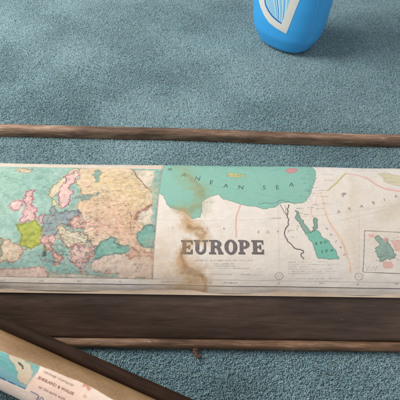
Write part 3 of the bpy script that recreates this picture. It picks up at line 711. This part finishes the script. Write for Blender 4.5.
    for _ in range(330):   # engraved hachures and towns over central Europe
        x, y = random.uniform(40, 96), random.uniform(212, 264); s.tiny(x, y, random.uniform(1.5, 5), random.uniform(.7, 1.3), random.choice((INK, (120, 40, 50), (60, 66, 90))), .75, random.uniform(-.5, .5))
    for _ in range(240): s.tiny(random.uniform(84, 142), random.uniform(172, 248), random.uniform(1.5, 6), random.uniform(.7, 1.2), (120, 76, 60), .65, random.uniform(-.15, .15))
    for _ in range(46): s.tiny(random.uniform(-6, 40), random.uniform(240, 270), random.uniform(1.5, 5), 1.0, (100, 66, 60), .5, random.uniform(-.3, .3))
    for _ in range(40): s.tiny(random.uniform(95, 150), random.uniform(256, 277), random.uniform(2, 6), .9, (150, 120, 116), .4, random.uniform(-.2, .2))
    for _ in range(60): s.tiny(random.uniform(24, 36), random.uniform(194, 220), random.uniform(1, 3), .8, (110, 50, 66), .6, random.uniform(-.5, .5))
    for _ in range(60): s.tiny(random.uniform(52, 78), random.uniform(172, 206), random.uniform(1, 3), .9, (120, 60, 76), .45, random.uniform(-1, 1))
    for _ in range(30): s.tiny(random.uniform(46, 92), random.uniform(262, 275), random.uniform(2, 6), 1.0, (66, 90, 88), .55, random.uniform(-.4, .3))
    # sea names (illegible) and curved rhumb lines
    for p in ((1, 176, 14, .25), (6, 180, 12, .3), (0, 193, 12, .25), (5, 196, 9, .3), (40, 180, 8, -.1), (42, 195, 8, 0), (0, 214, 12, .1), (44, 188, 7, .2), (30, 256, 14, 0), (28, 262, 12, .05), (48, 262, 9, 0), (104, 248, 16, 0), (141, 237, 8, .2), (72, 198, 5, .9), (36, 187, 4, .4), (34, 181, 3, .3)):
        s.tiny(*p[:3], 1.5, (72, 100, 100), .6, p[3])
    for pts in ([(-10, 178), (30, 190), (50, 193)], [(-10, 196), (40, 206), (52, 205)], [(45, 170), (40, 200), (38, 213)], [(12, 170), (3, 200), (-4, 230)]): s.line(pts, (100, 140, 136), 1.1, .4)
    s.text('EUROPE', 137.2, 264.6, 1.7, (84, 66, 70), .9, sx=1.35); s.text('in', 137.4, 268.2, 1.7, (84, 66, 70), .9); s.text('1912', 137.6, 271.4, 1.7, (84, 66, 70), .9, sx=1.2)
    P = s.C[yb:yt, 40:x1]; h_, w_ = P.shape[:2]
    for nn, cc, th, st_ in ((103, (236, 222, 200), .56, .5), (104, (200, 130, 112), .66, .3), (105, (96, 88, 90), .70, .35)):
        nz = np.clip((noise2(h_, w_, 13, 3, nn) - th) * 7, 0, 1) * st_
        isl = (P[..., 0:1] > P[..., 1:2] - 6)            # printed tints of the lands only
        P[:] = P * (1 - nz[..., None] * isl) + np.array(cc, np.float32) * nz[..., None] * isl
    P += (noise2(h_, w_, 14, 3, 101)[..., None] - .5) * np.array([56, 44, 44]) + (noise2(h_, w_, 60, 3, 102)[..., None] - .5) * np.array([34, 26, 26])
    P[:] = np.clip((P * .88 + np.array([190, 176, 156.]) * .12) * .97, 20, 240)
    s.clip = None
    # frame of the inset and margin strip
    A = s.cv([(153, 279.2), (153, 200)]); xr = A[0][0]
    for d_, wd in ((0, 2.6), (-7, 1.1)): s.lineQ(np.array([[xr + d_, yb], [xr + d_, s.H - 30]]), (150, 110, 112), wd, .75)
    s.lineQ(np.array([[60, yb], [xr, yb]]), (120, 96, 96), 2.4, .75)
    pk_ = int(yt)
    s.C[pk_:, 40:int(xr * .86)] = (222, 208, 190); s.lineQ(np.array([[60, pk_], [xr * .86, pk_]]), (150, 120, 110), 1.6, .5)
    s.C[pk_:] += (noise2(s.H - pk_, s.W, 20, 4, 58)[..., None] - .5) * 22
    for x in range(6, 130, 13): s.tiny(x, 166, random.uniform(5, 10), 1.2, (130, 100, 90), .5)

paint_europe(S1)
wm = empty('wall_map', (0, 0, 0), CA)
tag(wm, 'large wall map printed EUROPE with brown water stains, rolled on the long dark case', 'wall map')
def disp1(ns, nu, U, T):
    d = (noise2(ns, nu, 260, 3, 71, ax=1.6) - .5) * 0.0022 + (noise2(ns, nu, 60, 3, 72, ay=2.0) - .5) * 0.0006
    edge = np.exp(-T / 0.006)[:, None]
    return d + edge * (noise2(1, nu, 170, 3, 73) - .5) * 0.0034
sheet1 = S1.build('map_sheet', M_map, 0.00036, wm, disp1, tilt=0.006)
# rolled layers beneath and wooden core, so the roll has a body
m, t, b = nt('aged_linen_layers'); M_linen = m
t.links.new(ramp(t, noise(t, coord(t, (1, 60, 60)), 12, 4), [(0.3, tuple(lin((176, 148, 122)))), (0.7, tuple(lin((212, 190, 166))))]), b.inputs['Base Color']); b.inputs['Roughness'].default_value = 0.8
P = S1.P[::6]; c = P.mean(0); ring = [tuple(p + (c - p) / np.linalg.norm(c - p) * 0.0028) for p in P[2:]]
timber('rolled_layers', [(y, max(z, 0.0062)) for y, z in ring] + [(-0.10, 0.0064), (-0.1405, 0.0300)], -0.325, 0.325, M_linen, wm, nu=200, rough=0.0003, seed=17)
# second paper edge showing just below the printed sheet
S1b = Sheet((0, 0), CA, [(-0.1530, 0.0370), (-0.1490, 0.0392), (-0.1430, 0.0440)], -0.328, 0.328, 800)
S1b.C[:] = (206, 184, 160); S1b.C += (noise2(S1b.H, S1b.W, 30, 3, 5)[..., None] - .5) * 40
sb = S1b.build('backing_edge', M_map, 0.001, wm, lambda ns, nu, U, T: (noise2(1, nu, 50, 3, 75) - .5) * 0.0016 + np.zeros((ns, nu)))

# ================================================================ SECOND case and map, lower left
O2 = (-0.162, -0.196); A2 = R(-22.0)
c2 = empty('map_case', (*O2, 0), A2)
tag(c2, 'narrow dark brown map case crossing the lower left corner diagonally', 'map case')
timber('back_board', [(-0.0090, 0.046), (-0.0090, 0.086), (-0.0075, 0.0885), (-0.002, 0.0895), (0.0005, 0.087), (0.0005, 0.0030), (-0.0095, 0.0030)], -0.24, 0.34, M_dark, c2, nu=220, rough=0.0004, seed=23)
timber('trough', [(-0.0405, 0.0030), (-0.0390, 0.0465), (-0.0320, 0.0505), (-0.0250, 0.0510), (-0.0100, 0.0500), (-0.0100, 0.0030)], -0.24, 0.34, M_dark, c2, nu=60, rough=0.0002, seed=24)
rc, rr = (-0.0262, 0.0722), 0.0193
prof = [(rc[0] + (rr + .0004 * i / 12) * math.cos(a), rc[1] + (rr + .0004 * i / 12) * math.sin(a)) for i, a in enumerate(np.linspace(R(215), R(10), 22))]
prof[0] = (rc[0] - 0.0172, rc[1] - .0105)
S2 = Sheet(O2, A2, prof, -0.22, 0.32, 5200)
def paint2(s):
    s.C[:] = (236, 214, 196); s.C += (noise2(s.H, s.W, 60, 4, 81)[..., None] - .5) * np.array([18, 24, 30])
    hi = s.us(0, 352.5)[1]
    def P(pts, c, **k): s.poly(pts, c, **k)
    # sea strip ending at the text panel
    P([(-60, 325), (-20, 343), (0, 351), (20, 358), (40, 365), (38, 372), (31, 380), (25.5, 389.5), (10, 383), (0, 378.5), (-60, 352)], (104, 168, 164), jag=.02)
    P([(-60, 340), (0, 365), (12, 372), (26, 388), (10, 383), (0, 378), (-60, 352)], (128, 168, 178), jag=.05, a=.7)
    P([(9, 355.5), (16, 357), (24, 360), (30, 364), (33.5, 372), (30, 379), (26, 385.5), (20, 382.5), (17, 377), (16, 370), (12.5, 363), (9, 358)], (196, 184, 158), jag=.1, edge=(110, 140, 130), ew=2.5)
    P([(17.5, 361), (20, 362.5), (23.5, 366), (24, 368.5), (22, 369.5), (21, 366), (18.5, 364)], (70, 74, 60), jag=.1)
    P([(31, 372), (33, 374), (31.5, 377)], (150, 120, 90), jag=.1, a=.6); s.soft([(22, 372), (26, 378)], 14, (212, 186, 150), .6, 84)
    for pts in ([(0, 356), (10, 361), (16, 367)], [(0, 360), (8, 365)], [(34, 366), (37, 368)]): s.line(pts, (74, 128, 130), 2, .6, jag=.08)
    # dashes of the ruled border
    for a_, b_ in (((0, 377.6), (5, 379.8)), ((9, 381.6), (15, 384.2)), ((19, 386), (25, 388.8)), ((-10, 373), (-4, 375.6)), ((31, 391.6), (37, 394.5))): s.line([a_, b_], (78, 98, 140), 6, .85)
    s.line([(-60, 354.5), (0, 380.6), (26, 392), (60, 407)], (190, 160, 170), 1.6, .6)
    # panel, pinker to the left, with the words
    s.soft([(36, 382), (50, 388), (70, 398)], 60, (234, 190, 168), .55, 85, .3)
    s.text('COMPARED TO ENGLAND', 58.5, 378.6, 2.2, (110, 84, 76), .85, wt=0.2, rot=0.0, sx=1.0)
    s.text('ENGLAND & WALES', 56.0, 385.6, 3.0, (116, 70, 62), .85, wt=0.5, rot=0.0, sx=1.1)
    s.text('on the same scale', 52.0, 392.8, 3.0, (120, 84, 76), .85, wt=0.2, rot=0.0, sx=1.0, slant=.2)
    s.text('30', 39.5, 398.6, 6.0, (84, 80, 110), .9, rot=0.0, slant=.15)
    s.soft([(84, 385.5), (89, 389)], 9, (190, 90, 70), .8, 87, .3); s.soft([(84, 396), (86, 397)], 6, (190, 110, 90), .6, 88)
    s.line([(41, 365.8), (37, 373), (30, 384)], (190, 160, 150), 2, .6)
paint2(S2)
# linen back covers the rest of the roll: cloth starts where the print ends
pe = np.array([S2.us(0, 351), S2.us(20, 358.4), S2.us(40, 366), S2.us(60, 374.2), S2.us(80, 382.6), S2.us(93, 388.4), S2.us(110, 398)])
edge = np.interp(np.arange(S2.W) / S2.k + S2.u0, pe[:, 0], pe[:, 1]) * S2.k + ((noise2(1, S2.W, 220, 4, 91)[0] - .5) * 12).astype(int)
cl = np.array([160, 128, 92.]); lay = cl + (noise2(S2.H, S2.W, 90, 5, 92, ax=3)[..., None] - .5) * np.array([90, 84, 74]) + (noise2(S2.H, S2.W, 4, 2, 93, ax=2)[..., None] - .5) * 16
mk = (np.arange(S2.H)[:, None] > edge[None])[..., None]; S2.C = np.where(mk, lay, S2.C).astype(np.float32)
S2.lineQ(np.stack([np.arange(0, S2.W, 20.), edge[::20].astype(float)], 1), (196, 176, 140), 2.5, .6)
w2 = empty('wall_map', (*O2, 0), A2)
tag(w2, 'narrow rolled map with tan linen back and teal sea corner at the lower left', 'wall map')
S2.build('map_sheet', M_map, 0.0004, w2, lambda ns, nu, U, T: (noise2(ns, nu, 120, 3, 94, ax=2) - .5) * 0.0012)
m, t, b = nt('tan_linen'); M_tan = m
t.links.new(ramp(t, noise(t, coord(t, (1, 6, 6)), 30, 5), [(0.3, tuple(lin((148, 118, 84)))), (0.7, tuple(lin((186, 156, 118))))]), b.inputs['Base Color']); b.inputs['Roughness'].default_value = 0.8
timber('rolled_layers', [(rc[0] + (rr - .0012) * math.cos(a), rc[1] + (rr - .0012) * math.sin(a)) for a in np.linspace(0, 2 * math.pi, 40, endpoint=False)], -0.218, 0.318, M_tan, w2, nu=160, rough=0.0003, seed=27)

# ================================================================ BOTTLE
BC = (0.1610, 0.3865); BA = R(-42)
bo = empty('plastic_bottle', (*BC, 0.003), BA)
tag(bo, 'blue oval plastic bottle with a white and pale blue label, standing on the carpet', 'bottle')
m, t, b = nt('blue_plastic'); M_blue = m
b.inputs['Base Color'].default_value = (*lin((66, 172, 240)), 1); b.inputs['Roughness'].default_value = 0.3; t.links.new(ramp(t, noise(t, coord(t, (1, 1, 0.4)), 90, 6, .7), [(0.4, (.2,) * 3), (0.7, (.42,) * 3)]), b.inputs['Roughness']); b.inputs['Subsurface Weight'].default_value = 0.15
b.inputs['Subsurface Radius'].default_value = (0.002, 0.004, 0.008); b.inputs['Subsurface Scale'].default_value = 0.5
bump(t, b, noise(t, coord(t, (1, 1, 1)), 60, 3), 0.08, 0.002)
# z, half width, half depth
BS = [(0.0, 0.0276, 0.0164), (0.001, 0.0368, 0.0238), (0.0035, 0.0442, 0.0302), (0.009, 0.051, 0.0362), (0.018, 0.0566, 0.0403), (0.032, 0.0643, 0.0457), (0.055, 0.0687, 0.0482), (0.09, 0.0712, 0.0491), (0.14, 0.0707, 0.0486), (0.175, 0.0658, 0.0462), (0.205, 0.0542, 0.0405), (0.228, 0.036, 0.031), (0.238, 0.02, 0.019), (0.242, 0.0165, 0.0165), (0.252, 0.016, 0.016)]
BSa = np.array(BS)
def bsec(z):
    z = np.asarray(z); return np.interp(z, BSa[:, 0], BSa[:, 1]), np.interp(z, BSa[:, 0], BSa[:, 2])
zz = np.unique(np.concatenate([np.linspace(0, .012, 14), np.linspace(.012, .252, 110)]))
aw, ad = bsec(zz)
for _ in range(3):
    aw[3:-3] = np.convolve(aw, [.25, .5, .25], 'same')[3:-3]; ad[3:-3] = np.convolve(ad, [.25, .5, .25], 'same')[3:-3]
def bpt(th, z, off=0.0):
    """superellipse body"""
    a_ = np.interp(z, zz, aw); d_ = np.interp(z, zz, ad); e = 2 / 2.35
    cth, sth = np.cos(th), np.sin(th)
    x = a_ * np.sign(cth) * np.abs(cth) ** e; y = d_ * np.sign(sth) * np.abs(sth) ** e
    nx, ny = cth / a_, sth / d_; l = np.hypot(nx, ny)
    return np.stack([x + nx / l * off, y + ny / l * off, np.broadcast_to(z, x.shape)], -1)
def bottle_mesh():
    nth = 360; TH = np.linspace(0, 2 * math.pi, nth, endpoint=False); G, Z = np.meshgrid(TH, zz)
    off = 0.0000 * np.exp(-((np.sin(G)) / 0.02) ** 2)          # moulded seam groove at each side
    V = bpt(G, Z, off).reshape(-1, 3)
    i = (np.arange(len(zz) - 1)[:, None] * nth); j = np.arange(nth)[None]; q = (j + 1) % nth
    F = np.stack([(i + j).ravel(), (i + q).ravel(), (i + nth + q).ravel(), (i + nth + j).ravel()], 1)
    me = mesh_np('body', V, F); bm = bmesh.new(); bm.from_mesh(me); bm.verts.ensure_lookup_table()
    bm.faces.new([bm.verts[k] for k in range(nth)][::-1]); bm.faces.new([bm.verts[(len(zz) - 1) * nth + k] for k in range(nth)])
    bmesh.ops.recalc_face_normals(bm, faces=bm.faces); bm.to_mesh(me); bm.free(); return me
bm_me = bottle_mesh(); body = link('body', bm_me, M_blue, bo)
def seam(th0, name='seam_line'):
    V = []; F = []; n = len(zz)
    for k in range(n - 14):
        z = zz[k + 4]
        for j, (dt, of) in enumerate(((-.00055, .0), (-.0003, .0005), (.0003, .0005), (.00055, .0))):
            c_ = bpt(np.array([th0]), np.array([z]), of)[0]; V.append((c_[0], c_[1] + dt * (1 if abs(th0) < 1 else -1), c_[2]))
    for k in range(n - 15):
        for j in range(3): F.append((k * 4 + j, k * 4 + j + 1, k * 4 + j + 5, k * 4 + j + 4))
    m, t, b = nt('seam_plastic'); b.inputs['Base Color'].default_value = (*lin((130, 195, 238)), 1); b.inputs['Roughness'].default_value = 0.35
    return link(name, mesh_np(name, V, F), m, bo)
seam(-0.5); seam(math.pi)
# cap
def lathe(name, prof, mat, parent, n=48, flutes=0):
    V = []; F = []
    for z, r in prof:
        for k in range(n):
            rr_ = r * (1 - (.03 if flutes and k % 2 else 0)); V.append((rr_ * math.cos(2 * math.pi * k / n), rr_ * math.sin(2 * math.pi * k / n), z))
    for i in range(len(prof) - 1):
        for k in range(n): F.append((i * n + k, i * n + (k + 1) % n, (i + 1) * n + (k + 1) % n, (i + 1) * n + k))
    me = mesh_np(name, V, F); return link(name, me, mat, parent)
m, t, b = nt('white_cap_plastic'); b.inputs['Base Color'].default_value = (.75, .77, .8, 1); b.inputs['Roughness'].default_value = .35
lathe('cap', [(.244, .0185), (.2445, .0200), (.272, .0192), (.275, .0170), (.2755, .0001)], m, bo, flutes=1)
# label: printed patch that follows the body
ca, sa = math.cos(BA), math.sin(BA)
def to_local(p): x, y = p[0] - BC[0], p[1] - BC[1]; return np.array([x * ca + y * sa, -x * sa + y * ca, p[2] - 0.003])
bvh = BVHTree.FromPolygons([v.co for v in bm_me.vertices], [p.vertices for p in bm_me.polygons])
def hit(px, py):
    d = ray(px, py); dl = np.array([d[0] * ca + d[1] * sa, -d[0] * sa + d[1] * ca, d[2]]); o = to_local(CAM)
    loc, n_, i_, ds = bvh.ray_cast(Vector(o), Vector(dl).normalized())
    if loc is None: return None
    return loc.x, loc.z
def LP(pts):
    out = []
    for p in pts:
        h = hit(*p)
        if h: out.append(h)
    return out
outer_l = LP([(286.5, 34), (281, 31), (276, 28), (269, 22.5), (264, 15), (260.8, 7.5), (259, 1)])
outer_r = LP([(286.5, 34), (290, 25), (293.5, 16), (297, 7), (299.5, 1)])
inner_l = LP([(281.5, 24), (277, 21), (272, 16.5), (268, 11), (265.2, 5), (264.5, 1)])
inner_r = LP([(281.5, 24), (284.5, 16), (287.5, 8), (290, 1)])
def ext(l, dx, z): x0_, z0_ = l[-1]; return l + [(x0_ + dx, z0_ + .02), (x0_ + dx * 1.2, z)]
OL = ext(outer_l, -.001, .165); OR = ext(outer_r, .006, .165); IL = ext(inner_l, 0, .158); IR = ext(inner_r, .006, .158)
class Flat:
    def __init__(s, x0, x1, z0, z1, k):
        s.x0, s.z0, s.k = x0, z0, k; s.W = int((x1 - x0) * k); s.H = int((z1 - z0) * k); s.C = np.zeros((s.H, s.W, 3), np.float32)
    clip = None; mask = Sheet.mask; blend = Sheet.blend; lineQ = Sheet.lineQ
    def q(s, pts): return np.array([((x - s.x0) * s.k, (z - s.z0) * s.k) for x, z in pts])
xs_ = [p[0] for p in OL + OR]; zs_ = [p[1] for p in OL + OR]
FL = Flat(min(xs_) - .002, max(xs_) + .002, min(zs_) - .002, max(zs_) + .002, 5000)
FL.C[:] = (226, 224, 216)
Qin = FL.q(IL + IR[::-1]); r_ = FL.mask(Qin); FL.blend(*r_, (150, 204, 230))
inner_mask = np.zeros((FL.H, FL.W), bool); inner_mask[r_[2]:r_[4], r_[1]:r_[3]] = r_[0]
sv_ = FL.C.copy()
tipq = Qin[0]
for k in range(9):   # rays of lighter and darker blue sweeping up the panel
    x_ = tipq[0] - 10 + (k - 5) * 9; z_ = tipq[1] + 8 + abs(k - 4) * 8
    cc = [(236, 244, 246), (60, 150, 214), (206, 232, 240), (28, 120, 196), (236, 244, 246), (120, 190, 226), (222, 238, 240), (80, 164, 216), (240, 246, 246)][k]
    Q = np.array([(x_ + t_ * (k - 6) * 8 - 20 * t_ * t_, z_ + 170 * t_) for t_ in np.linspace(0, 3, 12)]); FL.lineQ(Q, cc, 8, .75)
FL.lineQ(FL.q(IL) + np.array([7, 5]), (28, 104, 186), 15, .9)
FL.lineQ(FL.q(IL) + np.array([20, 10]), (196, 230, 242), 4, .8)
FL.C = np.where(inner_mask[..., None], FL.C, sv_ * 0 + np.array([226, 224, 216])).astype(np.float32)
FL.lineQ(FL.q(OL), (180, 196, 206), 3, .5); FL.lineQ(FL.q(OR), (216, 190, 160), 3, .5)
# build the patch with a curved grid, clipped to the outline
def label_mesh():
    outline = FL.q(OL + OR[::-1]); mm = np.zeros((FL.H, FL.W), bool); r = FL.mask(outline); mm[r[2]:r[4], r[1]:r[3]] = r[0]
    st = 2; Xi = np.arange(0, FL.W, st); Zi = np.arange(0, FL.H, st)
    GX, GZ = np.meshgrid(Xi / FL.k + FL.x0, Zi / FL.k + FL.z0)
    a_ = np.interp(GZ, zz, aw); e = 2 / 2.35
    cth = np.sign(GX) * np.clip(np.abs(GX) / a_, 0, .9995) ** (1 / e); th = -np.arccos(cth)
    V = bpt(th, GZ, 0.00035).reshape(-1, 3); col = lin(FL.C[np.ix_(Zi, Xi)]).reshape(-1, 3)
    nu = len(Xi); i = (np.arange(len(Zi) - 1)[:, None] * nu + np.arange(nu - 1)[None])
    keep = mm[np.ix_(Zi, Xi)]; keep = keep[:-1, :-1] & keep[1:, 1:] & keep[1:, :-1] & keep[:-1, 1:]
    i = i[keep]; F = np.stack([i, i + 1, i + nu + 1, i + nu], 1)
    used, inv = np.unique(F, return_inverse=True)
    return mesh_np('label', V[used], inv.reshape(F.shape), col[used])
m, t, b = nt('bottle_label'); a = nd(t, 'ShaderNodeAttribute', attribute_name='print'); t.links.new(a.outputs['Color'], b.inputs['Base Color']); b.inputs['Roughness'].default_value = .3
link('label', label_mesh(), m, bo)
